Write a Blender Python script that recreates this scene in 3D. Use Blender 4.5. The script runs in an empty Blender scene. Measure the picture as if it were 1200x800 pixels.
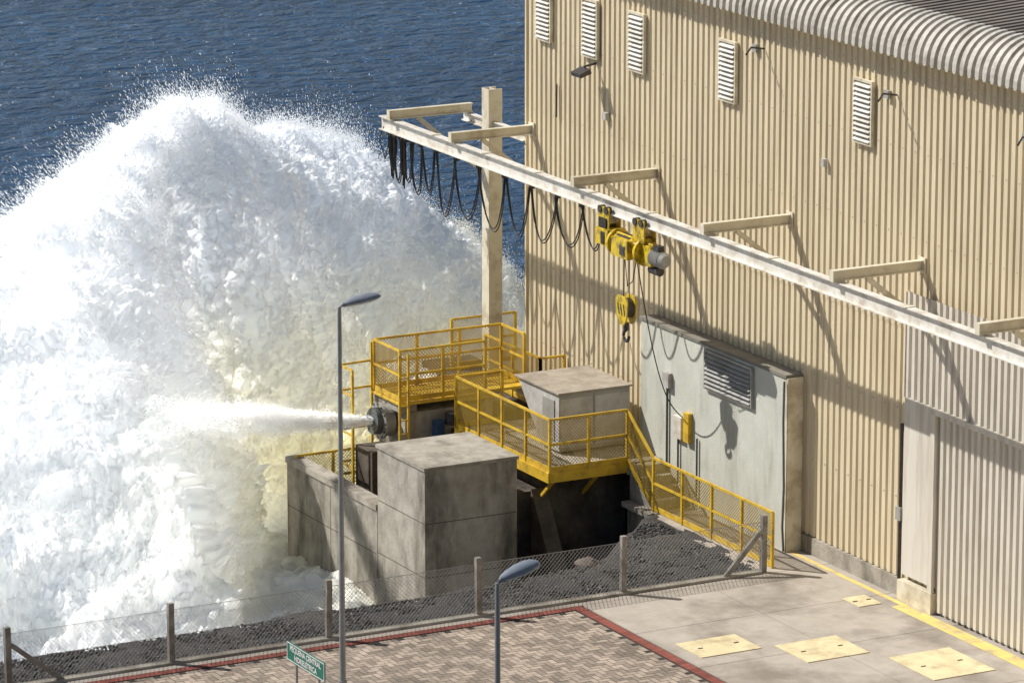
import bpy, math, random
import numpy as np
from mathutils import Vector, Matrix
random.seed(7); rng=np.random.default_rng(11)
scene=bpy.context.scene
scene.view_settings.view_transform='Standard'
scene.view_settings.look='None'
scene.view_settings.exposure=0
COL=scene.collection

# ------------------------------------------------------------ materials
def lnk(nt,a,b): nt.links.new(a,b)
def mat(name,c1,c2=None,scale=3.0,rough=0.7,metal=0.0,bump=0.0,bscale=30.0,stretch=(1,1,1),
        c3=None,s3=0.6,f3=0.5,st3=(1,1,1),spec=0.4,bdist=0.02,island=0.0,lo=0.35,hi=0.65):
    m=bpy.data.materials.new(name); m.use_nodes=True; nt=m.node_tree
    b=nt.nodes['Principled BSDF']; b.inputs['Roughness'].default_value=rough
    b.inputs['Metallic'].default_value=metal; b.inputs['Specular IOR Level'].default_value=spec
    if c2 is None: c2=tuple(x*0.8 for x in c1)
    tc=nt.nodes.new('ShaderNodeTexCoord'); mp=nt.nodes.new('ShaderNodeMapping')
    mp.inputs['Scale'].default_value=stretch; lnk(nt,tc.outputs['Object'],mp.inputs['Vector'])
    n=nt.nodes.new('ShaderNodeTexNoise'); n.inputs['Scale'].default_value=scale; n.inputs['Detail'].default_value=4
    n.inputs['Roughness'].default_value=0.68
    lnk(nt,mp.outputs[0],n.inputs['Vector'])
    r=nt.nodes.new('ShaderNodeValToRGB'); r.color_ramp.elements[0].position=lo; r.color_ramp.elements[1].position=hi
    r.color_ramp.elements[0].color=(*c1,1); r.color_ramp.elements[1].color=(*c2,1)
    lnk(nt,n.outputs['Fac'],r.inputs['Fac']); out=r.outputs['Color']
    if c3 is not None:
        mp3=nt.nodes.new('ShaderNodeMapping'); mp3.inputs['Scale'].default_value=st3
        mp3.inputs['Location'].default_value=(3.1,7.7,1.3)
        lnk(nt,tc.outputs['Object'],mp3.inputs['Vector'])
        n3=nt.nodes.new('ShaderNodeTexNoise'); n3.inputs['Scale'].default_value=s3; n3.inputs['Detail'].default_value=5
        n3.inputs['Roughness'].default_value=.64
        lnk(nt,mp3.outputs[0],n3.inputs['Vector'])
        r3=nt.nodes.new('ShaderNodeMapRange'); r3.inputs['From Min'].default_value=0.47; r3.inputs['From Max'].default_value=0.66
        r3.inputs['To Max'].default_value=f3; lnk(nt,n3.outputs['Fac'],r3.inputs['Value'])
        mx=nt.nodes.new('ShaderNodeMix'); mx.data_type='RGBA'; lnk(nt,r3.outputs[0],mx.inputs[0])
        lnk(nt,out,mx.inputs[6]); mx.inputs[7].default_value=(*c3,1); out=mx.outputs[2]
    if island>0:
        g=nt.nodes.new('ShaderNodeNewGeometry'); hs=nt.nodes.new('ShaderNodeHueSaturation')
        mr=nt.nodes.new('ShaderNodeMapRange'); mr.inputs['To Min'].default_value=1-island; mr.inputs['To Max'].default_value=1+island
        lnk(nt,g.outputs['Random Per Island'],mr.inputs['Value']); lnk(nt,mr.outputs[0],hs.inputs['Value'])
        lnk(nt,out,hs.inputs['Color']); out=hs.outputs['Color']
    lnk(nt,out,b.inputs['Base Color'])
    if bump>0:
        nb=nt.nodes.new('ShaderNodeTexNoise'); nb.inputs['Scale'].default_value=bscale; nb.inputs['Detail'].default_value=3
        lnk(nt,tc.outputs['Object'],nb.inputs['Vector'])
        bp=nt.nodes.new('ShaderNodeBump'); bp.inputs['Strength'].default_value=bump; bp.inputs['Distance'].default_value=bdist
        lnk(nt,nb.outputs['Fac'],bp.inputs['Height']); lnk(nt,bp.outputs[0],b.inputs['Normal'])
    return m

M_wall=mat('beige_cladding',(.775,.665,.465),(.70,.595,.405),scale=1.2,rough=.6,stretch=(1,3,.25),c3=(.47,.38,.25),s3=1.0,f3=.5,st3=(1,4,.3),spec=.2)
M_wall2=mat('pale_cladding',(.74,.69,.60),(.66,.61,.52),scale=1.2,rough=.6,stretch=(1,3,.25),c3=(.42,.36,.28),s3=1.2,f3=.45,st3=(1,4,.4),spec=.2)
M_roof=mat('roof_sheet',(.26,.22,.18),(.19,.16,.13),scale=1.0,rough=.7,c3=(.12,.10,.08),s3=.8)
M_eave=mat('eave_sheet',(.62,.58,.50),(.5,.46,.39),scale=2,rough=.6,c3=(.26,.22,.17),s3=2.2,f3=.6)
M_white=mat('white_paint',(.82,.79,.72),(.72,.68,.60),scale=4,rough=.5,c3=(.40,.32,.22),s3=2.5,f3=.6)
M_cream=mat('cream_steel',(.78,.72,.57),(.68,.61,.46),scale=2,rough=.5,c3=(.34,.25,.15),s3=2.0,f3=.6)
M_yel=mat('yellow_paint',(.76,.50,.045),(.64,.41,.03),scale=5,rough=.45,c3=(.28,.16,.05),s3=4,f3=.6)
M_yelmesh=mat('yellow_mesh',(.42,.28,.04),(.34,.22,.03),scale=5,rough=.6)
M_hoist=mat('hoist_yellow',(.80,.56,.02),(.62,.42,.02),scale=5,rough=.35,c3=(.05,.04,.02),s3=6,f3=.9)
M_conc=mat('weathered_concrete',(.46,.42,.355),(.32,.29,.24),scale=2.5,rough=.95,bump=.6,bscale=14,c3=(.085,.075,.06),s3=1.1,f3=.85,st3=(1,1,.35),spec=.15)
M_conct=mat('concrete_top',(.48,.44,.37),(.36,.325,.27),scale=4,rough=.95,bump=.4,bscale=20,c3=(.18,.15,.12),s3=1.6,f3=.7,spec=.15)
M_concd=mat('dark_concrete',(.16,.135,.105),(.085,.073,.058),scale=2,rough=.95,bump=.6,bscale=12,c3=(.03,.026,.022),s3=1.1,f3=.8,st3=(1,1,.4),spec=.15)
M_panel=mat('painted_render',(.63,.63,.55),(.55,.55,.475),scale=1.6,rough=.85,bump=.3,bscale=25,c3=(.28,.27,.21),s3=1.2,f3=.5,st3=(1,1.6,.3))
M_cap=mat('panel_coping',(.26,.24,.20),(.18,.165,.14),scale=4,rough=.9)
M_pave=mat('apron_concrete',(.49,.435,.37),(.40,.35,.29),scale=1.6,rough=.9,bump=.25,bscale=60,c3=(.20,.165,.13),s3=.55,f3=.75,bdist=.01)
M_brick=mat('paver',(.42,.34,.27),(.32,.26,.20),scale=1.1,rough=.9,island=.35,c3=(.19,.16,.13),s3=.5,f3=.5)
M_red=mat('red_paver',(.30,.085,.06),(.22,.07,.05),scale=3,rough=.85,island=.25)
M_joint=mat('joint_sand',(.07,.06,.05),scale=5,rough=1)
M_gravel=mat('gravel_stone',(.075,.07,.068),(.04,.038,.037),scale=25,rough=.9,bump=1,bscale=40,bdist=.05,c3=(.14,.125,.105),s3=1.0,f3=.4)
M_stone=mat('stone',(.105,.10,.095),(.055,.053,.05),scale=6,rough=.9,island=.5)
M_rock=mat('rock',(.20,.155,.12),(.12,.095,.08),scale=3,rough=.9,bump=.8,bscale=10)
M_line=mat('yellow_line',(.80,.62,.20),(.72,.54,.17),scale=4,rough=.8,c3=(.40,.33,.22),s3=3,f3=.8)
M_hatch=mat('hatch_plate',(.80,.68,.42),(.70,.59,.35),scale=2,rough=.7,c3=(.42,.34,.2),s3=2.5,f3=.7)
M_grey=mat('grey_sheet_metal',(.40,.39,.36),(.33,.32,.29),scale=3,rough=.5,c3=(.2,.17,.13),s3=2,f3=.5)
M_greyl=mat('light_sheet_metal',(.58,.57,.54),(.48,.46,.43),scale=3,rough=.5,c3=(.25,.2,.15),s3=2,f3=.5)
M_boxtop=mat('dusty_top',(.44,.38,.30),(.32,.27,.21),scale=3,rough=.8,c3=(.2,.16,.12),s3=2,f3=.6)
M_galv=mat('galvanised',(.36,.37,.37),(.28,.29,.29),scale=6,rough=.5,metal=.3)
M_lampg=mat('lamp_grey',(.24,.27,.31),(.19,.21,.25),scale=8,rough=.35)
M_lens=mat('lamp_lens',(.6,.62,.62),rough=.2,scale=4)
M_black=mat('black_rubber',(.015,.015,.015),(.03,.03,.03),scale=9,rough=.6)
M_steel=mat('dark_steel',(.05,.05,.055),(.09,.08,.075),scale=9,rough=.45,metal=.4)
M_blue=mat('blue_paint',(.03,.09,.2),scale=9,rough=.5)
M_green=mat('sign_green',(.015,.16,.11),(.012,.13,.09),scale=6,rough=.4)
M_signw=mat('sign_white',(.8,.8,.78),scale=6,rough=.5)
M_post=mat('concrete_post',(.36,.33,.29),(.25,.225,.19),scale=8,rough=.95,c3=(.1,.09,.07),s3=3,f3=.6)
M_wire=mat('fence_wire',(.30,.29,.27),(.22,.21,.19),scale=9,rough=.6)
M_pipe=mat('grey_conduit',(.12,.13,.12),scale=9,rough=.6)
M_seam=mat('form_joint',(.09,.08,.065),scale=9,rough=.95)

# ------------------------------------------------------------ mesh builder
class MB:
    def __init__(s): s.v=[]; s.f=[]; s.m=[]; s.mats=[]
    def mi(s,m):
        if m not in s.mats: s.mats.append(m)
        return s.mats.index(m)
    def add(s,vs,fs,m):
        o=len(s.v); s.v+= [tuple(v) for v in vs]; k=s.mi(m)
        for f in fs: s.f.append(tuple(i+o for i in f)); s.m.append(k)
    def box(s,x0,x1,y0,y1,z0,z1,m):
        s.add([(x0,y0,z0),(x1,y0,z0),(x1,y1,z0),(x0,y1,z0),(x0,y0,z1),(x1,y0,z1),(x1,y1,z1),(x0,y1,z1)],
              [(0,3,2,1),(4,5,6,7),(0,1,5,4),(1,2,6,5),(2,3,7,6),(3,0,4,7)],m)
    def frame(s,p,q,up=(0,0,1)):
        p=Vector(p);q=Vector(q);d=(q-p).normalized();u=Vector(up)
        if abs(d.dot(u))>.98: u=Vector((0,1,0))
        r=d.cross(u).normalized();u=r.cross(d).normalized(); return p,q,d,r,u
    def bar(s,p,q,w,h,m,up=(0,0,1),ou=0,orr=0):
        p,q,d,r,u=s.frame(p,q,up); a=r*w/2; b=u*h/2; o=u*ou+r*orr
        vs=[p-a-b+o,p+a-b+o,p+a+b+o,p-a+b+o,q-a-b+o,q+a-b+o,q+a+b+o,q-a+b+o]
        s.add(vs,[(0,1,2,3),(7,6,5,4),(0,4,5,1),(1,5,6,2),(2,6,7,3),(3,7,4,0)],m)
    def ibeam(s,p,q,h,w,m,tf=.02,tw=.014):
        s.bar(p,q,w,tf,m,ou=h/2-tf/2); s.bar(p,q,w,tf,m,ou=-h/2+tf/2); s.bar(p,q,tw,h-2*tf,m)
    def tube(s,p,q,r1,m,r2=None,n=12,cap=True):
        if r2 is None: r2=r1
        p,q,d,r,u=s.frame(p,q)
        vs=[];fs=[]
        for i in range(n):
            a=2*math.pi*i/n; e=r*math.cos(a)+u*math.sin(a); vs+=[p+e*r1,q+e*r2]
        for i in range(n):
            j=(i+1)%n; fs.append((2*i,2*i+1,2*j+1,2*j))
        if cap: fs.append(tuple(2*i for i in range(n))); fs.append(tuple(2*i+1 for i in reversed(range(n))))
        s.add(vs,fs,m)
    def path(s,pts,r,m,n=5):
        pts=[Vector(p) for p in pts]; vs=[];fs=[]
        for k,p in enumerate(pts):
            a=pts[max(0,k-1)]; b=pts[min(len(pts)-1,k+1)]
            _,_,d,rr,u=s.frame(a,b,up=(.03,.999,.05) if abs((b-a).normalized().z)>.9 else (0,0,1))
            for i in range(n):
                t=2*math.pi*i/n; vs.append(p+(rr*math.cos(t)+u*math.sin(t))*r)
        for k in range(len(pts)-1):
            for i in range(n):
                j=(i+1)%n; fs.append((k*n+i,(k+1)*n+i,(k+1)*n+j,k*n+j))
        s.add(vs,fs,m)
    def prismY(s,poly,y0,y1,m):
        n=len(poly); vs=[(x,y0,z) for x,z in poly]+[(x,y1,z) for x,z in poly]
        s.add(vs,[tuple(range(n)),tuple(reversed(range(n,2*n)))]+[(i,i+n,(i+1)%n+n,(i+1)%n) for i in range(n)],m)
    def prismX(s,poly,x0,x1,m):
        n=len(poly); vs=[(x0,y,z) for y,z in poly]+[(x1,y,z) for y,z in poly]
        s.add(vs,[tuple(range(n)),tuple(reversed(range(n,2*n)))]+[(i,i+n,(i+1)%n+n,(i+1)%n) for i in range(n)],m)
    def loft(s,p,d,up,st,m,n=16,mlow=None):
        p=Vector(p); d=Vector(d).normalized(); u=Vector(up); r=d.cross(u).normalized(); u=r.cross(d).normalized()
        vs=[]
        for (t,w,hu,hd,l) in st:
            for i in range(n):
                a=2*math.pi*i/n; sn=math.sin(a); vs.append(p+d*t+u*l+r*w*math.cos(a)+u*sn*(hu if sn>0 else hd))
        up_f=[];lo=[]
        for k in range(len(st)-1):
            for i in range(n):
                j=(i+1)%n; f=(k*n+i,k*n+j,(k+1)*n+j,(k+1)*n+i)
                (lo if (mlow and n/2<=i<n and 0<k<len(st)-2) else up_f).append(f)
        up_f+=[tuple(range(n)),tuple(range((len(st)-1)*n,len(st)*n))]
        o=len(s.v); s.v+=[tuple(v) for v in vs]
        for f in up_f: s.f.append(tuple(i+o for i in f)); s.m.append(s.mi(m))
        for f in lo: s.f.append(tuple(i+o for i in f)); s.m.append(s.mi(mlow))
    def build(s,name,parent=None,smooth=False,bevel=0):
        me=bpy.data.meshes.new(name); me.from_pydata(s.v,[],s.f)
        for m in s.mats: me.materials.append(m)
        me.polygons.foreach_set('material_index',s.m)
        if smooth: me.polygons.foreach_set('use_smooth',[True]*len(s.f))
        me.update(); ob=bpy.data.objects.new(name,me); COL.objects.link(ob)
        if parent: ob.parent=parent
        if bevel:
            b=ob.modifiers.new('bevel','BEVEL'); b.width=bevel; b.segments=2; b.limit_method='ANGLE'; b.angle_limit=.8
        return ob
def empty(name):
    e=bpy.data.objects.new(name,None); COL.objects.link(e); return e
def np_mesh(name,V,F,m,parent=None,smooth=False):
    V=np.ascontiguousarray(V,dtype=np.float32); F=np.ascontiguousarray(F,dtype=np.int32)
    me=bpy.data.meshes.new(name); me.vertices.add(len(V)); me.vertices.foreach_set('co',V.ravel())
    me.loops.add(F.size); me.loops.foreach_set('vertex_index',F.ravel())
    me.polygons.add(len(F)); me.polygons.foreach_set('loop_start',np.arange(0,F.size,F.shape[1],dtype=np.int32))
    if smooth: me.polygons.foreach_set('use_smooth',np.ones(len(F),dtype=bool))
    me.materials.append(m); me.update(calc_edges=True)
    ob=bpy.data.objects.new(name,me); COL.objects.link(ob)
    if parent: ob.parent=parent
    return ob
def grid_faces(ni,nj):
    i=np.arange(ni-1)[:,None]; j=np.arange(nj-1)[None,:]; a=i*nj+j
    return np.stack([a,a+nj,a+nj+1,a+1],-1).reshape(-1,4)
def vnoise(p,seed=0):
    p=np.asarray(p); i=np.floor(p).astype(np.int64); f=p-i; f=f*f*f*(f*(f*6-15)+10)
    def h(x,y,z):
        n=(x*374761393+y*668265263+z*1274126177+seed*974634777)&0xffffffff
        n=((n^(n>>13))*1103515245)&0xffffffff; n=((n^(n>>16))*2246822519)&0xffffffff
        return ((n^(n>>15))&0xffffff)/float(0xffffff)*2-1
    x,y,z=i[...,0],i[...,1],i[...,2]; fx,fy,fz=f[...,0],f[...,1],f[...,2]
    def L(a,b,t): return a+(b-a)*t
    return L(L(L(h(x,y,z),h(x+1,y,z),fx),L(h(x,y+1,z),h(x+1,y+1,z),fx),fy),
             L(L(h(x,y,z+1),h(x+1,y,z+1),fx),L(h(x,y+1,z+1),h(x+1,y+1,z+1),fx),fy),fz)

# ------------------------------------------------------------ ground / bank
def edge(X):
    return np.interp(X,[-22,-7.5,-4.6,-3.4,-2.4,-1.6,-1.2,0.0,0.01],[4.2,4.3,4.6,5.1,6.2,7.0,7.5,8.4,15.0])
xs=np.concatenate([[-3000,-300,-60,-30],np.linspace(-22,.5,300),[30,300,3000]])
ys=np.concatenate([[-3000,-300,-50,-20],np.linspace(2.4,14,150),[16,20,30,3000]])
GX,GY=np.meshgrid(xs,ys,indexing='ij'); P=np.stack([GX,GY,GX*0],-1)
ridge=edge(GX)+.25*vnoise(P*1.3,3)
dz=np.maximum(0,GY-ridge)
near=np.clip((GY-2.8)/.4,0,1)*(GX>-25)*(GX<-1.3)
Z=-.03-np.minimum(dz*.85,6)+near*(.04*vnoise(P*2.5,5)+.02*vnoise(P*8,6)+.02)
Z=np.where(GX>0,np.where(GY>15,-6,-.03),Z)
np_mesh('ground',np.stack([GX,GY,Z],-1).reshape(-1,3),grid_faces(len(xs),len(ys)),M_gravel,smooth=True)
def stones(n,xr,yr,smin,smax,name,m):
    X=rng.uniform(*xr,n); Y=rng.uniform(*yr,n); E=edge(X); k=(Y<E+1.6)&(Y>2.85)&~((X>-1.5)&(Y<9)); X=X[k];Y=Y[k];E=E[k]; n=len(X)
    z=-.02-np.maximum(0,Y-E)*.85+.01
    sz=smin+(smax-smin)*rng.random(n)**2.2
    base=np.array([[1,0,0],[-1,0,0],[0,1,0],[0,-1,0],[0,0,1],[0,0,-1.]])
    A=rng.normal(size=(n,3,3)); Q,_=np.linalg.qr(A)
    V=base[None]*rng.uniform(.6,1.15,(n,6,1)); V=np.einsum('nij,nkj->nki',Q,V)*sz[:,None,None]; V[:,:,2]*=.8
    V+=np.stack([X,Y,z],-1)[:,None]
    F=np.array([[0,2,4],[2,1,4],[1,3,4],[3,0,4],[2,0,5],[1,2,5],[3,1,5],[0,3,5]])
    Fs=(F[None]+(np.arange(n)*6)[:,None,None]).reshape(-1,3)
    return np_mesh(name,V.reshape(-1,3),Fs,m)
stones(42000,(-21,-1.3),(2.85,9.0),.018,.06,'gravel',M_stone)
def rock(c,r,seed,name,m,sq=(1,1,.7)):
    import bmesh
    bm=bmesh.new(); bmesh.ops.create_icosphere(bm,subdivisions=3,radius=1)
    V=np.array([v.co[:] for v in bm.verts]); d=1+.28*vnoise(V*1.4+seed*5,seed)+.12*vnoise(V*3.7,seed+1)
    for v,k in zip(bm.verts,d): v.co=Vector((v.co.x*k*r*sq[0]+c[0],v.co.y*k*r*sq[1]+c[1],v.co.z*k*r*sq[2]+c[2]))
    me=bpy.data.meshes.new(name); bm.to_mesh(me); bm.free(); me.materials.append(m)
    o=bpy.data.objects.new(name,me); COL.objects.link(o)
rock((-4.2,4.8,-.08),.26,2,'rock',M_rock)

# apron
b=MB()
xj=[-5.6,-2.9,-.02]; yj=[-40,-30,-20,-14,-9.5,-5.2,-1.9,.4,2.6]
for i in range(2):
    for j in range(len(yj)-1):
        b.box(xj[i]+.008,xj[i+1]-.008,yj[j]+.008,yj[j+1]-.008,-.1,0,M_pave)
b.box(-1.55,-.02,2.608,5.4,-.1,0,M_pave); b.box(-1.4,-.02,5.415,8.4,-.1,0,M_pave)
b.box(-5.6,-.02,-40,2.6,-.12,-.03+.012,M_joint)
b.build('concrete_pavement')
b=MB(); b.box(-24,-1.56,2.62,2.80,-.15,.05,M_conct); b.build('kerb',bevel=.01)
b=MB(); b.box(-24,-5.62,-16,2.42,-.12,-.008,M_joint)
L,W,g=.24,.12,.006
ox,oy=-24.0,-12.0; nx=int((24-5.85)/W); ny=int((12+2.2)/W)
for x in range(nx):
    for y in range(ny):
        k=(x-y)%4
        if k==0 and x+1<nx: x1,y1=2,1
        elif k==3 and y+1<ny: x1,y1=1,2
        else: continue
        a=ox+x*W; c=oy+y*W; z=random.uniform(-.001,.003)
        b.add([(a+g,c+g,z),(a+x1*W-g,c+g,z),(a+x1*W-g,c+y1*W-g,z),(a+g,c+y1*W-g,z)],[(0,1,2,3)],M_brick)
g=.004; W=.1
for i in range(int(18.3/W)):
    a=-24+i*W; b.add([(a+g,2.21+.0,.004),(a+W-g,2.21,.004),(a+W-g,2.41,.004),(a+g,2.41,.004)],[(0,1,2,3)],M_red)
for i in range(int(14.4/W)):
    c=-12+i*W; b.add([(-5.84,c+g,.005),(-5.64,c+g,.005),(-5.64,c+W-g,.005),(-5.84,c+W-g,.005)],[(0,1,2,3)],M_red)
b.build('brick_paving')
b=MB(); b.box(-24,-5.6,2.425,2.615,-.1,.002,M_pave); b.box(-5.6+.01,-1.56,2.605,2.618,-.1,.0,M_joint); b.build('paving_edge_strip')
b=MB()
def sheet(b,x0,x1,y0,y1,z,m): b.add([(x0,y0,z),(x1,y0,z),(x1,y1,z),(x0,y1,z)],[(0,1,2,3)],m)
sheet(b,-.36,-.24,-30,3.95,.004,M_line); sheet(b,-.56,-.44,-30,-.35,.004,M_line); sheet(b,-.44,-.36,-30,-.35,.0045,M_line)
b.build('painted_floor_line')
for (cx,cy,lx,ly) in [(-4.66,-.97,1.25,.95),(-3.1,-2.0,1.3,1.15),(-1.68,-3.75,1.3,1.5),(-.86,.2,.5,.62)]:
    b=MB(); b.box(cx-lx/2,cx+lx/2,cy-ly/2,cy+ly/2,.001,.016,M_hatch)
    for sx in (-1,1): b.box(cx+sx*lx*.3-.05,cx+sx*lx*.3+.05,cy-.012,cy+.012,.017,.028,M_steel)
    b.build('hatch_cover',bevel=.004)

# ------------------------------------------------------------ powerhouse
PH=empty('powerhouse_building')
def corr(y0,y1,x,d=.034,p=.21):
    prof=[]; y=y0
    while y<y1:
        for fy,dx in ((0,0),(.30,0),(.42,-d),(.88,-d)):
            yy=y+fy*p
            if yy<=y1: prof.append((yy,x+dx))
        y+=p
    prof.append((y1,prof[-1][1]))
    return prof
def corr_wall(b,y0,y1,z0,z1,x,m,**k):
    pr=corr(y0,y1,x,**k); n=len(pr)
    vs=[(px,py,z0) for py,px in pr]+[(px,py,z1) for py,px in pr]
    b.add(vs,[(i,i+1,i+1+n,i+n) for i in range(n-1)],m)
b=MB()
corr_wall(b,-30,15.0,.36,5.2,.0,M_wall); corr_wall(b,-30,15.0,5.14,10.6,-.006,M_wall)
b.box(-.06,.3,15.0,15.06,.3,10.9,M_wall)
for z in (1.9,3.6,5.18,6.9,8.5,9.9):
    yy=-30
    while yy<14.8:
        if z>5.9 or yy>0 or yy<-12: b.box(-.046,-.034,yy+.128,yy+.146,z-.01,z+.01,M_grey)
        yy+=.42
b.build('cladding',PH)
b=MB()
b.box(.06,14,-30,14.95,-5,.36,M_conc); b.box(.14,14,-29.9,14.9,.36,10.5,M_wall)
b.box(-.07,.058,-30,3.7,-.1,.35,M_conc); b.box(-.3,.3,9.45,15.1,-5,.3,M_concd)
b.build('walls',PH)
prof=[]
cx,cz,R=.38,10.28,.72
for k in range(11):
    a=math.pi-(math.pi/2)*k/10; prof.append((cx+R*math.cos(a),cz+R*math.sin(a),math.cos(a),math.sin(a)))
prof.insert(0,(cx-R,cz-.02,-1,0))
for x in (2.5,5,8,14): prof.append((x,cz+R+(x-cx)*.06,-.06,1))
ycs=[(py,-px) for py,px in corr(-30,15.15,0,d=.05,p=.24)]
vs=[(x+nx_*d,y,z+nz_*d) for (x,z,nx_,nz_) in prof for (y,d) in ycs]; n=len(ycs)
b=MB(); fs_e=[];fs_r=[]
for k in range(len(prof)-1):
    for i in range(n-1): (fs_e if k<11 else fs_r).append((k*n+i,k*n+i+1,(k+1)*n+i+1,(k+1)*n+i))
o=len(b.v); b.v+=vs
for f in fs_e: b.f.append(f); b.m.append(b.mi(M_eave))
for f in fs_r: b.f.append(f); b.m.append(b.mi(M_roof))
b.box(-.33,.06,-30,15,10.22,10.25,M_wall)
b.build('roof',PH)
def louvre(b,yc,zc,w,h,x,n,m,fr,fm):
    b.box(x-.02,x,yc-w/2,yc+w/2,zc-h/2,zc+h/2,M_steel)
    for (a0,a1,c0,c1) in ((yc-w/2-fr,yc-w/2,zc-h/2-fr,zc+h/2+fr),(yc+w/2,yc+w/2+fr,zc-h/2-fr,zc+h/2+fr),
                          (yc-w/2,yc+w/2,zc-h/2-fr,zc-h/2),(yc-w/2,yc+w/2,zc+h/2,zc+h/2+fr)):
        b.box(x-.075,x,a0,a1,c0,c1,fm)
    s=h/n
    for i in range(n):
        z=zc-h/2+(i+.1)*s
        b.prismY([(x-.10,z),(x-.025,z+s*.62),(x-.025,z+s*.7),(x-.10,z+.012)],yc-w/2+.002,yc+w/2-.002,m)
b=MB()
for yc,zc in ((14.15,9.05),(12.15,9.0),(10.2,9.0),(6.6,8.97),(1.67,8.97),(-4,8.97)):
    louvre(b,yc,zc,.56,1.12,-.052,12,M_white,.05,M_cream)
b.build('wall_louvres',PH)
b=MB(); louvre(b,5.85,3.0,1.75,.72,-.40,8,M_grey,.04,M_grey)
b.build('panel_louvre',PH)
b=MB(); b.box(-.40,-.062,3.75,9.4,-.3,3.46,M_panel); b.box(-.43,-.062,3.72,9.43,3.461,3.52,M_cap)
b.box(-.41,-.062,3.66,3.748,0,3.459,M_cream)
b.build('rendered_panel',PH)
b=MB()
b.path([(-.46,3.72,3.4),(-.47,3.72,2.6),(-.45,3.7,1.3),(-.46,3.72,.5),(-.44,3.7,0.02)],.025,M_pipe)
b.box(-.50,-.402,7.6,7.92,1.35,1.8,M_white); b.box(-.50,-.402,7.3,7.5,1.35,1.95,M_yel)
b.tube((-.44,8.25,.5),(-.44,8.25,2.6),.025,M_pipe); b.box(-.5,-.402,8.12,8.36,2.3,2.6,M_greyl); b.tube((-.44,7.8,.4),(-.44,7.8,1.35),.02,M_pipe)
b.tube((-.44,7.05,1.5),(-.44,7.05,.3),.02,M_pipe)
b.tube((-.1,.12,.2),(-.1,.12,3.35),.035,M_steel); b.box(-.16,-.06,.04,.2,1.5,1.75,M_grey)
b.build('conduits_and_boxes',PH)
b=MB()
corr_wall(b,-12,-.02,3.9,5.9,-.10,M_wall2,p=.2,d=.04)
b.box(-.16,-.06,-.02,.0,3.9,5.9,M_wall2)
corr_wall(b,-9,-1.12,.06,3.8,-.09,M_wall2,p=.2,d=.04)
b.box(-.20,-.06,-12,-1.1,3.8,3.9,M_wall2)
b.box(-.14,-.06,-1.1,-.02,.5,3.9,M_wall2); b.box(-.20,-.142,-1.12,-.98,.4,3.8,M_wall2)
b.box(-.22,-.06,-1.14,0.0,0,.4,M_cream)
b.build('sliding_door',PH)
b=MB()
def flood(y,z):
    b.bar((-.06,y,z+.05),(-.35,y,z),.04,.04,M_steel); b.prismY([(-.30,z-.02),(-.55,z-.12),(-.52,z-.2),(-.27,z-.12)],y-.2,y+.2,M_steel)
flood(11.95,8.25)
for y,z in ((5.3,9.6),(.6,9.45),(-3.9,9.4)):
    b.path([(-.05,y,z),(-.35,y,z+.05),(-.55,y-.15,z-.05)],.02,M_steel); b.box(-.12,-.051,y+.2,y+.35,z-.1,z+.05,M_grey)
b.path([(-.08,13.6,7.6),(-.09,13.6,6.9)],.02,M_steel); b.box(-.14,-.051,11.4,11.55,7.2,7.35,M_greyl)
b.box(-.14,-.051,2.95,3.05,7.7,7.85,M_greyl)
b.build('wall_fittings',PH)

# ------------------------------------------------------------ monorail crane
MC=empty('monorail_crane'); BX=-1.85
b=MB()
b.ibeam((BX,18.3,6.18),(BX,-14,6.18),.30,.17,M_white)
yy=18
while yy>-14: yy-=2.3; b.box(BX-.1,BX+.1,yy-.05,yy+.05,6.331,6.345,M_cream)
b.build('runway_beam',MC)
b=MB()
for y in (14.76,9.4,4.27,-.37,-5.1,-9.8):
    b.ibeam((-2.0,y,6.45),(-.05,y,6.45),.2,.13,M_cream,tw=.02)
    b.box(-2.012,-2.0,y-.068,y+.068,6.345,6.555,M_cream)
    b.box(-.075,-.048,y-.12,y+.12,6.3,6.6,M_cream)
    b.bar((-1.25,y,6.34),(-.08,y,5.42),.09,.09,M_cream)
b.ibeam((-2.0,17.67,6.45),(.02,17.67,6.45),.2,.13,M_cream,tw=.02); b.box(-2.012,-2.0,17.6,17.74,6.345,6.555,M_cream)
b.ibeam((-.05,17.9,6.24),(-.05,15.06,6.24),.2,.13,M_white,tw=.02)
b.bar((-1.3,17.67,6.34),(-.05,16.75,5.1),.09,.09,M_cream)
b.build('outrigger_brackets',MC)
b=MB()
b.box(-.2,.13,16.45,16.48,-3,7.04,M_cream); b.box(-.2,.13,16.74,16.77,-3,7.04,M_cream); b.box(-.045,-.015,16.48,16.74,-3,7.04,M_cream)
b.box(-.2,-.17,16.48,16.74,-3,7.04,M_cream)
b.build('support_column',MC)
b=MB()
ylist=[17.95,17.85,17.72,17.6,17.45,17.3,17.1,16.85,16.45,15.7,14.75,13.75,12.6,11.4,10.3,9.3,8.4]
drops=[.75,.9,.7,.95,.8,1.0,.85,1.05,.95,1.25,1.15,1.2,1.1,1.0,.9,.8]
for i in range(len(ylist)-1):
    y0,y1=ylist[i],ylist[i+1]; dr=drops[i]
    for off in (0,.03):
        pts=[]
        for k in range(17):
            t=k/16; s=1-(2*t-1)**2
            s=s**(.6 if abs(y1-y0)<.5 else .85)
            pts.append((BX-.02+off+.05*math.sin(i*1.7+t*3),y0+(y1-y0)*t,5.97-dr*(1+off*2)*s))
        b.path(pts,.014,M_black,n=5)
for y in ylist: b.box(BX-.05,BX+.05,y-.04,y+.04,5.94,6.029,M_black)
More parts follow.
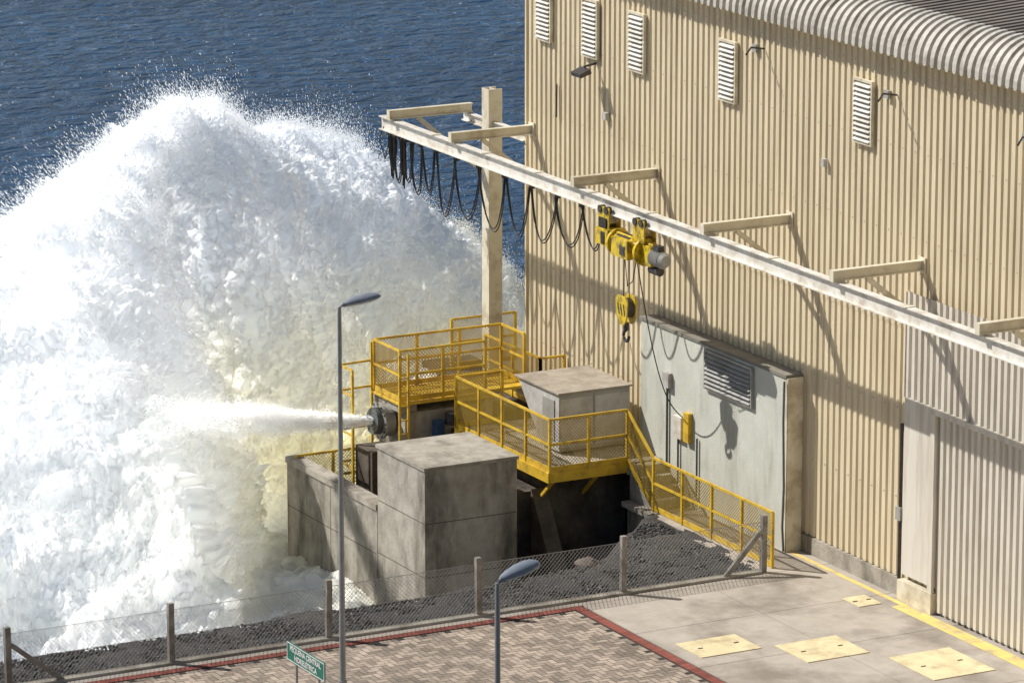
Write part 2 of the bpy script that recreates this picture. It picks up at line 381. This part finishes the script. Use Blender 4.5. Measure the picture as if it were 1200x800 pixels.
b.path([(BX,18.2,6.1),(BX-.05,18.35,5.8),(BX,18.15,5.4),(BX+.02,17.95,5.95)],.014,M_black)
b.build('festoon_cable')
H=empty('electric_hoist')
b=MB()
for yc in (8.15,6.75):
    for sx in (-1,1):
        b.box(BX+sx*.13-.012,BX+sx*.13+.012,yc-.22,yc+.22,5.72,6.17,M_hoist)
        for dy in (-.12,.12):
            b.tube((BX+sx*.05,yc+dy,6.11),(BX+sx*.17,yc+dy,6.11),.075,M_steel,n=14)
    b.box(BX-.13,BX+.13,yc-.05,yc+.05,5.74,5.8,M_steel)
b.tube((BX+.25,6.9,6.0),(BX+.25,6.45,6.0),.11,M_grey,n=14)
b.box(BX-.17,BX-.145,8.0,8.3,5.6,5.95,M_black)
b.build('trolley',H)
b=MB()
b.tube((BX-.05,8.3,5.72),(BX-.05,6.3,5.72),.03,M_hoist)
b.tube((BX,7.75,5.52),(BX,6.75,5.52),.21,M_hoist,n=20); b.tube((BX,7.83,5.52),(BX,7.75,5.52),.27,M_hoist,n=20)
b.tube((BX,6.75,5.52),(BX,6.66,5.52),.28,M_hoist,n=20)
for k in range(9): b.tube((BX,7.65-k*.06,5.52),(BX,7.62-k*.06,5.52),.225,M_steel,n=18)
b.box(BX-.33,BX-.2,6.85,7.5,5.35,5.72,M_hoist); b.box(BX-.345,BX-.331,6.95,7.15,5.42,5.6,M_steel)
b.box(BX-.22,BX+.2,7.84,8.35,5.42,5.75,M_hoist); b.box(BX-.235,BX-.221,7.95,8.1,5.45,5.7,M_black)
b.box(BX-.12,BX+.12,6.3,6.66,5.3,5.7,M_hoist)
b.build('hoist_body',H,bevel=.012)
b=MB()
b.tube((BX-.05,6.3,5.5),(BX-.05,5.9,5.5),.145,M_steel,n=20)
for k in range(8): b.tube((BX-.05,6.26-k*.045,5.5),(BX-.05,6.245-k*.045,5.5),.165,M_grey,n=20)
b.tube((BX-.05,5.9,5.5),(BX-.05,5.81,5.5),.16,M_grey,r2=.11,n=20); b.box(BX-.12,BX+.02,6.0,6.2,5.65,5.76,M_steel)
b.tube((BX+.02,6.5,5.22),(BX+.02,6.15,5.22),.09,M_steel,n=14)
b.build('hoist_motor',H)
b=MB(); HY=7.45
for dy in (-.12,.12):
    b.tube((BX,HY+dy*.8,5.4),(BX,HY+dy,4.42),.009,M_steel,n=6)
for sx in (-1,1):
    b.prismX([(HY-.24,4.40),(HY-.19,4.05),(HY-.08,3.92),(HY+.08,3.92),(HY+.19,4.05),(HY+.24,4.40),(HY+.15,4.5),(HY-.15,4.5)],BX+sx*.10-.015,BX+sx*.10+.015,M_hoist)
    for k in range(3):
        b.prismX([(HY-.16+k*.11,4.12),(HY-.12+k*.11,4.12),(HY-.06+k*.11,4.34),(HY-.10+k*.11,4.34)],BX+sx*.118-.002,BX+sx*.118+.002,M_black)
b.tube((BX-.08,HY,4.25),(BX+.08,HY,4.25),.2,M_steel,n=20)
b.tube((BX,HY,3.95),(BX,HY,3.8),.055,M_steel)
hp=[(BX,HY,3.82)]
for k in range(13):
    a=math.radians(80-k*22); hp.append((BX,HY+.105*math.cos(a)+.0,3.68+.105*math.sin(a)))
b.path(hp,.033,M_steel,n=8)
b.build('hook_block',H)
b=MB()
cp=[]
for k in range(20):
    t=k/19; cp.append((BX+(1.42)*t,7.05+.6*t,5.3*(1-t)+1.8*t-.75*math.sin(math.pi*t)))
b.path(cp,.012,M_black); cp=[(BX-.1,6.9,5.3),(BX-.14,6.95,4.9),(BX-.12,7.2,4.75),(BX-.1,7.35,5.3)]; b.path(cp,.012,M_black)
b.build('power_cable',H)

# ------------------------------------------------------------ railings
def rail_run(b,p,q,h=1.1,mesh=True,kick=True,n=None,ends=(1,1)):
    p=Vector(p);q=Vector(q);d=q-p;L=d.length; n=n or max(1,round(L/1.15)); up=Vector((0,0,1))
    for i in range(n+1):
        if (i==0 and not ends[0]) or (i==n and not ends[1]): continue
        c=p+d*(i/n); b.bar(c,c+up*h,.055,.055,M_yel)
    for z in (h,h*.53): b.bar(p+up*z,q+up*z,.045,.045,M_yel)
    b.bar(p+up*.07,q+up*.07,.02,.11 if kick else .04,M_yel)
    if mesh:
        s=.075; dl=d/L; z0,z1=.14,h-.03; H_=z1-z0; k=-int(H_/s)
        while k*s<L:
            for sg in (1,-1):
                a0=k*s; zz0,zz1=(z0,z1) if sg==1 else (z1,z0)
                t0=max(0,-a0/H_); t1=min(1,(L-a0)/H_)
                if t1>t0:
                    A=p+dl*(a0+H_*t0)+up*(zz0+(zz1-zz0)*t0); B=p+dl*(a0+H_*t1)+up*(zz0+(zz1-zz0)*t1)
                    b.bar(A,B,.008,.008,M_yelmesh)
            k+=1
SP=empty('service_platform')
b=MB()
b.box(-2.98,-.42,8.55,12.6,.68,.75,M_conct); b.box(-3.0,-1.2,8.5,8.54,.55,.76,M_yel); b.box(-3.03,-2.99,8.5,12.6,.55,.76,M_yel)
b.box(-1.2,-.42,8.5,8.545,.5,.75,M_conc)
b.bar((-2.9,8.52,.58),(-2.9,9.15,.05),.06,.06,M_yel); b.bar((-1.9,8.52,.58),(-1.9,9.15,.05),.06,.06,M_yel); b.bar((-3.0,10.5,.58),(-2.7,10.5,0),.06,.06,M_yel)
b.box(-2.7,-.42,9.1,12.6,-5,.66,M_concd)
b.build('deck',SP)
b=MB()
rail_run(b,(-2.98,12.6,.75),(-2.98,8.53,.75),n=4); rail_run(b,(-2.98,8.53,.75),(-1.2,8.53,.75),n=2,ends=(0,1))
rail_run(b,(-1.2,8.5,.72),(-1.2,7.45,.0),n=1,ends=(0,1)); rail_run(b,(-1.2,7.45,0),(-1.2,2.87,0),n=4,ends=(0,1))
rail_run(b,(-2.98,12.62,.75),(-1.9,12.62,.75),n=1)
rail_run(b,(-.68,13.2,.75),(-.68,15.7,.75),n=2); rail_run(b,(-.68,17.3,.75),(.9,17.3,.75),n=2); rail_run(b,(-.68,13.2,.75),(-.1,13.2,.75),n=1)
b.build('yellow_railing',SP)
b=MB()
for i in range(4): b.box(-1.15,-.45,7.5+i*.25,8.5,0+i*.18+.001*i,(i+1)*.18,M_conct)
b.box(-1.25,-1.16,6.9,8.5,-1.2,-.02,M_conc)
b.box(-.9,.3,12.65,18.3,.6,.74,M_concd); b.box(-.8,.2,15.15,17.8,-5,.6,M_concd)
b.build('steps',SP)
b=MB()
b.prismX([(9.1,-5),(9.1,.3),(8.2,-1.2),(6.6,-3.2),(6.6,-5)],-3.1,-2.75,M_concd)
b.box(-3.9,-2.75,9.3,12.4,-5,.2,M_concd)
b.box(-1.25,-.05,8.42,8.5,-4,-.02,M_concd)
b.build('pit_walls',SP)
b=MB()
b.prismX([(9.72,.80),(9.72,2.0),(11.5,2.0),(10.5,.80)],-2.12,-.47,M_greyl)
b.box(-2.17,-.43,9.67,11.56,2.001,2.04,M_boxtop)
b.box(-1.32,-1.28,9.695,9.719,.82,1.98,M_grey); b.box(-2.13,-2.1,9.70,9.72,.82,1.98,M_grey)
b.box(-2.10,-.49,9.705,9.719,1.9,1.99,M_grey); b.box(-2.10,-.49,9.705,9.719,.81,.88,M_grey)
b.box(-2.14,-2.121,9.9,10.4,1.0,1.85,M_grey)
b.box(-2.0,-.6,9.8,10.4,.75,.80,M_steel)
b.build('ventilation_unit',bevel=.006)
VT=empty('valve_platform')
b=MB()
b.box(-3.85,-1.95,13.25,14.5,-5,1.02,M_conc); b.box(-4.0,-1.9,13.2,14.55,1.2,1.26,M_yel)
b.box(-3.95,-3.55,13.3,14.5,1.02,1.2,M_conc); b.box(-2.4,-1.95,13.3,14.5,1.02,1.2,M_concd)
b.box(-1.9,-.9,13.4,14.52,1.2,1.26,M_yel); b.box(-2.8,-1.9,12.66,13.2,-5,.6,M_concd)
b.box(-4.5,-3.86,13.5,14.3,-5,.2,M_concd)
b.tube((-2.9,12.95,.75),(-2.9,12.95,1.0),.16,M_steel); b.box(-3.3,-3.1,12.9,13.1,.4,.85,M_blue)
b.box(-3.5,-2.9,12.5,13.2,-5,.35,M_conc)
b.build('valve_chamber',VT,bevel=.01)
b=MB()
b.tube((-3.9,13.9,.76),(-4.10,13.9,.76),.34,M_grey,n=28); b.tube((-4.10,13.9,.76),(-4.16,13.9,.76),.39,M_grey,n=28)
b.tube((-4.16,13.9,.76),(-4.3,13.9,.77),.28,M_pipe,n=28)
for k in range(12):
    a=k*math.pi/6; b.tube((-4.10,13.9+.36*math.cos(a),.76+.36*math.sin(a)),(-4.18,13.9+.36*math.cos(a),.76+.36*math.sin(a)),.022,M_steel,n=6)
b.build('cone_valve',VT)
b=MB()
rail_run(b,(-3.95,14.5,1.26),(-.93,14.5,1.26),n=3); rail_run(b,(-3.95,13.28,1.26),(-1.95,13.28,1.26),n=2)
rail_run(b,(-3.95,14.5,1.26),(-3.95,13.28,1.26),n=1,ends=(0,0)); rail_run(b,(-.93,14.5,1.26),(-.93,13.45,1.26),n=1,ends=(0,1))
for (x,y) in ((-4.75,14.5),(-4.75,13.9),(-3.98,14.56)):
    b.bar((x,y,-.95),(x,y,1.9 if x<-4.5 else 2.3),.05,.05,M_yel)
for z in (1.9,1.35,.5,-.2): b.bar((-4.75,14.5,z),(-3.98,14.56,z),.04,.04,M_yel); b.bar((-4.75,14.5,z),(-4.75,13.9,z),.04,.04,M_yel)
for x in (-4.1,-3.9): b.bar((x,13.0,-1.0),(x,13.0,2.35),.045,.045,M_yel)
for k in range(10): b.bar((-4.1,13.0,-.85+k*.3),(-3.9,13.0,-.85+k*.3),.025,.025,M_yel)
rail_run(b,(-5.85,14.35,-1.0),(-4.15,14.35,-1.0),n=2)
b.build('yellow_railing',VT)
b=MB(); b.box(-5.95,-3.9,8.2,10.3,-5,1.24,M_conc); b.box(-5.98,-3.87,8.17,10.33,1.241,1.31,M_conct)
for z in (.15,-.95): b.box(-5.953,-5.949,8.22,10.28,z,z+.015,M_seam); b.box(-5.93,-3.92,8.197,8.201,z,z+.015,M_seam)
b.build('concrete_block')
b=MB(); b.box(-5.95,-5.68,10.33,14.6,-5,-.08,M_conc); b.box(-5.98,-5.65,10.335,14.62,-.079,.05,M_conct); b.box(-5.67,-3.95,10.34,14.5,-5,-1.0,M_concd); b.box(-5.67,-4.55,14.501,14.75,-5,-.95,M_conc)
b.box(-5.953,-5.949,10.4,14.58,-1.0,-.985,M_seam); b.box(-5.953,-5.949,12.5,12.515,-3,-.09,M_seam)
b.build('retaining_wall')

# ------------------------------------------------------------ fence
CF=empty('chain_link_fence')
b=MB(); FX=[-1.5,-4.57,-7.62,-10.7,-13.8,-16.9,-20]; FY=2.71
for x in FX:
    lean=random.uniform(-.02,.02)
    b.bar((x,FY,-.1),(x+lean,FY,1.13),.11,.11,M_post)
b.bar((-1.55,FY-.02,.85),(-2.35,FY-.02,.03),.09,.09,M_post); b.bar((-16.85,FY-.03,.8),(-15.9,FY-.03,.03),.09,.09,M_post)
b.build('posts',CF,bevel=.01)
b=MB()
s=.085; x0,x1=-20,-1.5; z0,z1=.06,.98; Hh=z1-z0
k=-int(Hh/s)-1
while x0+k*s<x1:
    for sg in (1,-1):
        a0=x0+k*s; t0=max(0,(x0-a0)/Hh); t1=min(1,(x1-a0)/Hh)
        if t1>t0:
            f=lambda t:(a0+Hh*t,FY+.06,(z0+Hh*t) if sg==1 else (z1-Hh*t))
            b.bar(f(t0),f(t1),.0055,.0055,M_wire)
    k+=1
for z in (z0,.5,z1): b.bar((x0,FY+.064,z),(x1,FY+.064,z),.008,.008,M_wire)
b.build('wire_mesh',CF)

# ------------------------------------------------------------ lamps
def lamp(x,y,h,az):
    e=empty('street_lamp'); d=Vector((math.cos(az),math.sin(az),.17)).normalized()
    b=MB(); b.tube((x,y,0),(x,y,.5),.075,M_galv,n=16); b.tube((x,y,.5),(x,y,h-.1),.055,M_galv,r2=.036,n=16)
    b.box(x-.15,x+.15,y-.15,y+.15,0,.03,M_galv)
    top=Vector((x,y,h)); b.path([(x,y,h-.12),(x,y,h-.03),top+d*.06+Vector((0,0,.01)),top+d*.2],.034,M_galv,n=10)
    o=b.build('pole',e,smooth=False)
    b=MB(); b.loft(top+d*.05,d,(0,0,1),[(0,.035,.03,.03,0),(.05,.07,.06,.04,0),(.16,.10,.085,.05,.0),(.32,.135,.10,.055,0),(.48,.14,.10,.06,0),(.6,.115,.075,.05,0),(.67,.07,.04,.03,0),(.70,.01,.01,.01,0)],M_lampg,n=24,mlow=M_lens)
    b.build('lamp_head',e,smooth=True)
lamp(-12.2,-1.0,7.12,math.radians(-8)); lamp(-17.5,-16.8,7.15,math.radians(14))
SG=empty('green_sign'); b=MB(); sx,sy,sz=-13.0,-1.2,1.02
b.box(sx,sx+.02,sy-.75,sy+.75,sz-.17,sz+.17,M_green)
for (y0,y1,z0,z1) in ((-.74,.74,.145,.16),(-.74,.74,-.16,-.145),(-.74,-.725,-.145,.145),(.725,.74,-.145,.145)):
    b.box(sx-.003,sx-.0005,sy+y0,sy+y1,sz+z0,sz+z1,M_signw)
for dy in (-.45,.45): b.tube((sx+.045,sy+dy,0),(sx+.045,sy+dy,sz+.15),.022,M_galv)
b.build('panel',SG)
for t,dz_ in (('PEQUENA CENTRAL',.03),('HIDRELÉTRICA',-.11)):
    c=bpy.data.curves.new('lettering','FONT'); c.body=t; c.size=.135; c.align_x='CENTER'; c.extrude=.001; c.offset=.003
    o=bpy.data.objects.new('lettering',c); COL.objects.link(o); o.parent=SG; c.materials.append(M_signw)
    o.matrix_world=Matrix(((0,0,-1,sx-.004),(-1,0,0,sy),(0,1,0,sz+dz_),(0,0,0,1)))

# ------------------------------------------------------------ water
m=bpy.data.materials.new('river_water'); m.use_nodes=True; nt=m.node_tree; B=nt.nodes['Principled BSDF']
B.inputs['Roughness'].default_value=.15; B.inputs['IOR'].default_value=1.33
tc=nt.nodes.new('ShaderNodeTexCoord'); mp=nt.nodes.new('ShaderNodeMapping'); mp.inputs['Rotation'].default_value=(0,0,math.radians(28)); mp.inputs['Scale'].default_value=(.7,1.0,1)
lnk(nt,tc.outputs['Object'],mp.inputs['Vector'])
n1=nt.nodes.new('ShaderNodeTexNoise'); n1.inputs['Scale'].default_value=1.25; n1.inputs['Detail'].default_value=5; n1.inputs['Roughness'].default_value=.62; n1.inputs['Distortion'].default_value=.5
lnk(nt,mp.outputs[0],n1.inputs['Vector'])
bp=nt.nodes.new('ShaderNodeBump'); bp.inputs['Strength'].default_value=1; bp.inputs['Distance'].default_value=1.0; lnk(nt,n1.outputs['Fac'],bp.inputs['Height']); lnk(nt,bp.outputs[0],B.inputs['Normal'])
n2=nt.nodes.new('ShaderNodeTexNoise'); n2.inputs['Scale'].default_value=.05; n2.inputs['Detail'].default_value=3; lnk(nt,mp.outputs[0],n2.inputs['Vector'])
r=nt.nodes.new('ShaderNodeValToRGB'); r.color_ramp.elements[0].color=(.008,.058,.15,1); r.color_ramp.elements[1].color=(.015,.088,.21,1)
r.color_ramp.elements[0].position=.35; r.color_ramp.elements[1].position=.65
lnk(nt,n2.outputs['Fac'],r.inputs['Fac']); lnk(nt,r.outputs[0],B.inputs['Base Color'])
b=MB(); b.add([(-4000,-200,-2.3),(4000,-200,-2.3),(4000,4000,-2.3),(-4000,4000,-2.3)],[(0,1,2,3)],m); b.build('river_water')

# ------------------------------------------------------------ spray (a hollow fan of aerated water thrown by the cone valve; back left open so sun shines through)
def spray_mat(name,tint=True,thin=False,k=1.0):
    m=bpy.data.materials.new(name); m.use_nodes=True; nt=m.node_tree
    for n_ in list(nt.nodes): nt.nodes.remove(n_)
    out=nt.nodes.new('ShaderNodeOutputMaterial')
    di=nt.nodes.new('ShaderNodeBsdfDiffuse'); tr=nt.nodes.new('ShaderNodeBsdfTranslucent'); ad=nt.nodes.new('ShaderNodeAddShader')
    lnk(nt,di.outputs[0],ad.inputs[0]); lnk(nt,tr.outputs[0],ad.inputs[1])  # summed colours exceed real reflectance, standing in for light scattered inside the water
    di.inputs[0].default_value=tr.inputs[0].default_value=(.64*k,.64*k,.635*k,1)
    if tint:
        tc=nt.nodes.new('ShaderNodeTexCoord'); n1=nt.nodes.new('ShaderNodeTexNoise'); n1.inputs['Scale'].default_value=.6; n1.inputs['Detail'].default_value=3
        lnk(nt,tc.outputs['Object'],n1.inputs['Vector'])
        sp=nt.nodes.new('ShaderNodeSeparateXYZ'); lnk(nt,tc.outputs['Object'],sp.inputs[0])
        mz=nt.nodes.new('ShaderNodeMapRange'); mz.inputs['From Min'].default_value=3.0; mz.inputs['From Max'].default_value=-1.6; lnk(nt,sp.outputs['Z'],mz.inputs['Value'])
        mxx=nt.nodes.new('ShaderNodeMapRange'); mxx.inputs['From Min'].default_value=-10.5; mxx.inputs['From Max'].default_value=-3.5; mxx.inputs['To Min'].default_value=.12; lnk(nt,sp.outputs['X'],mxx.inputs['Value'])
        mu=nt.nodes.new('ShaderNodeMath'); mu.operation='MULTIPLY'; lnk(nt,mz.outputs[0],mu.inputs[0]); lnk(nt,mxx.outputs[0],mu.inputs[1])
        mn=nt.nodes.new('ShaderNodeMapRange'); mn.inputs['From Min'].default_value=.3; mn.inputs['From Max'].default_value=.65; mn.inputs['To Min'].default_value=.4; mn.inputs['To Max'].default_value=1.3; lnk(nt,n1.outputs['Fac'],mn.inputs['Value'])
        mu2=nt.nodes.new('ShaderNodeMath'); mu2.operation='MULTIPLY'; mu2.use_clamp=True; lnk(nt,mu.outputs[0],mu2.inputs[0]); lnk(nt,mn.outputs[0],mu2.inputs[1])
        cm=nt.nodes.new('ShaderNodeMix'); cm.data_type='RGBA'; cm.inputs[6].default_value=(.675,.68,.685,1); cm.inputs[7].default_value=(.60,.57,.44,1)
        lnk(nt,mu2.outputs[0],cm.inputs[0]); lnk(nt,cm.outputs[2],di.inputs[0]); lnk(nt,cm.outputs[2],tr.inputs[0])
    fin=ad.outputs[0]
    if thin:
        at=nt.nodes.new('ShaderNodeAttribute'); at.attribute_name='thin'; tp=nt.nodes.new('ShaderNodeBsdfTransparent'); mx=nt.nodes.new('ShaderNodeMixShader')
        lnk(nt,at.outputs['Fac'],mx.inputs[0]); lnk(nt,fin,mx.inputs[1]); lnk(nt,tp.outputs[0],mx.inputs[2]); fin=mx.outputs[0]
    lnk(nt,fin,out.inputs[0]); return m
M_body=spray_mat('white_water',True,True); M_spray=spray_mat('spray_droplet',True,False,1.0); M_jet=spray_mat('jet_water',False,True,1.1); M_jetd=spray_mat('jet_drop',False,False,1.15)  # jet colours lifted to make up for the plume's shade on it
def set_thin(ob,th):
    at=ob.data.attributes.new('thin','FLOAT','POINT'); at.data.foreach_set('value',np.clip(th,0,.97).astype(np.float32).ravel())

SPR=empty('water_spray')
RX=[-30,-22,-18,-14,-10.1,-7.88,-5.41,-3.71,-1.77,.46,2.8,4.13,5.1,5.8,6.5,7.1]
RZ=[-2.3,.0,1.6,3.0,4.3,5.4,6.2,6.05,5.1,4.2,2.85,1.85,1.0,-.1,-1.6,-2.8]
YX=[-10.1,-7.88,-5.41,-3.71,-1.77,.46,2.8]; YY=[20,20.5,22,23.5,25,26.5,28]
xc=np.concatenate([np.linspace(-22,-14.6,60)[:-1],np.linspace(-14.6,7.0,800)]); ni,nj=len(xc),480
X=xc[:,None]*np.ones((1,nj)); T=np.linspace(0,1.12,nj)[None,:]*np.ones((ni,1))
def surf(X,T):
    R=np.interp(X,RX,RZ); YR=np.interp(X,YX,YY)
    Yf=np.maximum(8.0,np.minimum(15.4,15.6+(X+5.95)/.466))
    Y=np.where(T<1,Yf+(YR-Yf)*T,YR+(T-1)*6)
    t=np.clip(T,0,1); G=(1-np.cos(np.pi*t**1.03))/2*.55+.45*np.sin(t*np.pi/2)
    G=np.where(T<1,G,np.cos(np.clip((T-1)/.6,0,1)*np.pi/2))
    return Y,-2.6+(R+2.6)*G
Y,Zs=surf(X,T); P=np.stack([X,Y,Zs],-1)
dX=np.gradient(P,axis=0); dT=np.gradient(P,axis=1); N=np.cross(dX,dT); N/=np.linalg.norm(N,axis=-1,keepdims=True)+1e-9
N[N[...,2]<0]*=-1
N0=np.array([-4.5,13.5,-1.0]); Rv=P-N0; Rr=np.linalg.norm(Rv,axis=-1,keepdims=True); Dv=Rv/(Rr+1e-6)
low=np.clip(1-(P[...,2]+1.0)/4,0,1)*np.clip((-5-P[...,0])/2,0,1)
w=np.stack([vnoise(P*.8,21),vnoise(P*.8,22),vnoise(P*.8,23)],-1)*.6
Pw=P+w; k3=np.array([1,.7,.4])
w2=np.stack([vnoise(P*3,24),vnoise(P*3,25),vnoise(P*3,26)],-1)*.15
A=.42*vnoise(P*.33,1)+.20*vnoise(Pw*.75,2)+.10*vnoise(Pw*1.6,3)
A+=.24*vnoise(Dv*7+Rr*.22*k3+w*.3,11)+.17*vnoise(Dv*15+Rr*.35*k3+w*.5,12)+.12*vnoise(Dv*34+Rr*.6*k3+w,13)+.07*vnoise(Dv*75+Rr*.9*k3+w*2,14)+.04*vnoise(Dv*150+Rr*1.6*k3+w*3,15)
A+=.06*vnoise((Pw+w2)*3.3,4)+.045*vnoise((Pw+w2)*6.5,5)+.045*vnoise((P+w2)*13,6)+.045*vnoise(P*26,9)
S=.20*vnoise((P+w*.4)*np.array([3.6,3,.55]),7)+.15*vnoise(Pw*np.array([8,6,1.2]),8)+.08*vnoise((Pw+w2)*np.array([20,12,3]),10)
amp=np.clip((P[...,2]+2.6)/1.2,.12,1)
amp=amp*np.where(X>-6.6,np.clip((Y-15.2)/1.6,.1,1),1)
PV=P+N*((A+S*low)*amp)[...,None]
body=np_mesh('spray_body',PV.reshape(-1,3),grid_faces(ni,nj),M_body,SPR,smooth=False)
th=np.clip((T-.78)/.24,0,1)*np.clip(.5+.9*vnoise(P*1.4,61)+.7*vnoise(P*4.5,62)+.5*vnoise(P*12,63),0,1)+np.clip((T-1.0)/.1,0,1)*.6
th=np.maximum(th,np.clip((X-3.0)/2.5,0,1)*np.clip(.5+vnoise(P*3,64),0,1))
set_thin(body,th)

def drops_mesh(C,sz,name,dirs=None,st=None,m=None):
    n=len(C); V=rng.normal(size=(n,4,3)); V/=np.linalg.norm(V,axis=-1,keepdims=True); V=V*sz[:,None,None]
    if dirs is not None:
        dirs=dirs/(np.linalg.norm(dirs,axis=-1,keepdims=True)+1e-9)
        pr=np.einsum('nki,ni->nk',V,dirs); V=V+dirs[:,None,:]*pr[:,:,None]*(st[:,None,None]-1)
    V=V+C[:,None]
    F=np.array([[0,1,2],[0,2,3],[0,3,1],[1,3,2]]); Fs=(F[None]+(np.arange(n)*4)[:,None,None]).reshape(-1,3)
    np_mesh(name,V.reshape(-1,3),Fs,m or M_spray,SPR)
def vel(C):
    r=C-N0; r=r/(np.linalg.norm(r,axis=-1,keepdims=True)+1e-6)
    l=np.clip(1-(C[:,2]+.5)/4.5,0,1)[:,None]
    return r*(1-.75*l)+np.array([-.15,-.25,-1.0])*l*.9
n=430000
ii=rng.integers(55,ni,n); jj=(rng.random(n)**.85*.995*nj).astype(int)
C=PV[ii,jj]; clump=vnoise(C*.9,31)+.6*vnoise(C*2.6,32)
keep=(C[:,2]>-2.2)&(rng.random(n)<np.clip(.6+clump,0.08,1)); C=C[keep]; ii=ii[keep];jj=jj[keep]
top=np.clip((jj/nj-.72)/.15,0,1)
off=rng.exponential(1,len(C))*(.10+.08*top*np.clip(.5+vnoise(C*1.2,33),0,1.4))
safe=np.where(C[:,0]>-6.6,np.clip((C[:,1]-15.3)/1.5,.1,1),1)
C=C+N[ii,jj]*(off*safe)[:,None]+rng.normal(size=C.shape)*.06*safe[:,None]; C[:,2]+=off*.3*top*safe
drops_mesh(C,rng.uniform(.005,.012,len(C)),'droplets',vel(C),rng.uniform(1,8,len(C)))
Cs=[];Ss=[];Ds=[]
for k in range(2600):
    i=rng.integers(130,ni-20); j=int(nj*rng.uniform(.72,.99)); p=PV[i,j]
    nn=rng.integers(90,300); rd=p-N0; rd=rd/np.linalg.norm(rd); d=rd*np.array([.8,.4,.5])+np.array([rng.normal(0,.16),rng.normal(0,.1),.7]); Ln=rng.uniform(.06,.36)
    t=rng.random(nn)**1.8; c=p-d*.14+d*(t*Ln)[:,None]+rng.normal(size=(nn,3))*(.06+.03*t)[:,None]
    c[:,2]-=.35*t*t*Ln; Cs.append(c); Ss.append(rng.uniform(.003,.0075,nn)*(1-.35*t)); Ds.append(np.tile(d,(nn,1)))
Cs=np.concatenate(Cs); drops_mesh(Cs,np.concatenate(Ss),'crest_droplets',np.concatenate(Ds),rng.uniform(1,3.5,len(Cs)))
nu,nv=400,40
U=np.linspace(0,1,nu)[:,None]*np.ones((1,nv)); Va=np.linspace(0,2*np.pi,nv)[None,:]*np.ones((nu,1))
cxx=-4.30-6.0*U; czz=.78+1.45*U**1.1-.1*U; cyy=13.9-2.2*U
rad=(.06+.17*U)
Pj=np.stack([cxx,cyy+rad*np.cos(Va),czz+rad*np.sin(Va)],-1); Nj=np.stack([0*U,np.cos(Va),np.sin(Va)],-1)
dj=(.13*vnoise(Pj*np.array([1.2,4,4]),41)+.08*vnoise(Pj*np.array([3.5,10,10]),42)+.05*vnoise(Pj*20,43))*(.2+1.6*U)
Pj=Pj+Nj*dj[...,None]
jt=np_mesh('jet',Pj.reshape(-1,3),grid_faces(nu,nv),M_jet,SPR,smooth=False)
set_thin(jt,np.clip((U-.35)/.6,0,1)*1.0+.4*np.clip(U*2,0,1)*vnoise(Pj*np.array([2,6,6]),44))
n=60000; ui=rng.random(n)**.8; ii=(ui*(nu-1)).astype(int); jj=rng.integers(0,nv,n); t=ii/nu
keep=rng.random(n)<np.clip(1.15-t*t*1.1,0,1); ii,jj,t=ii[keep],jj[keep],t[keep]; n=len(ii)
C=Pj[ii,jj]+rng.normal(size=(n,3))*(.02+.15*t)[:,None]; drops_mesh(C,rng.uniform(.004,.011,n),'jet_droplets',np.tile(np.array([-5.6,-2,1.3]),(n,1)),rng.uniform(2,8,n),M_jetd)
ni2,nj2=420,300
X=np.linspace(-30,4,ni2)[:,None]*np.ones((1,nj2)); Y=np.linspace(3.5,24,nj2)[None,:]*np.ones((ni2,1)); P=np.stack([X,Y,X*0],-1)
hz=.17*vnoise(P*.7,51)+.12*vnoise(P*1.8,52)+.10*vnoise(P*4.5,53)+.08*vnoise(P*11,54)
ed=np.minimum.reduce([(X+30)/3,(4-X)/2,(24-Y)/3]); Z=-2.05+hz*1.0-np.clip(1-ed,0,1)*.9
np_mesh('foam',np.stack([X,Y,Z],-1).reshape(-1,3),grid_faces(ni2,nj2),M_spray,SPR,smooth=False)

# ------------------------------------------------------------ light, world, camera
sd=Vector((1.9,-2.05,-2.85)).normalized()
L=bpy.data.lights.new('sun','SUN'); L.energy=5.0; L.angle=math.radians(.5); L.color=(1,.97,.92)
o=bpy.data.objects.new('sun',L); COL.objects.link(o); o.rotation_euler=sd.to_track_quat('-Z','Y').to_euler()
w=bpy.data.worlds.new('World'); scene.world=w; w.use_nodes=True; nt=w.node_tree
sk=nt.nodes.new('ShaderNodeTexSky'); sk.sky_type='NISHITA'; sk.sun_disc=False; sk.sun_elevation=math.radians(45.5); sk.sun_rotation=math.radians(-42.8)
bg=nt.nodes['Background']; bg.inputs['Strength'].default_value=.064; lnk(nt,sk.outputs[0],bg.inputs['Color'])
c=bpy.data.cameras.new('camera'); c.sensor_width=36; c.lens=5210/1200*36; c.clip_end=9000; c.clip_start=1
o=bpy.data.objects.new('camera',c); COL.objects.link(o); o.location=(-43.97,-67.08,24)
p=math.radians(13.43); h=math.radians(27.96)
F=Vector((math.sin(h)*math.cos(p),math.cos(h)*math.cos(p),-math.sin(p))); o.rotation_euler=F.to_track_quat('-Z','Y').to_euler()
scene.camera=o
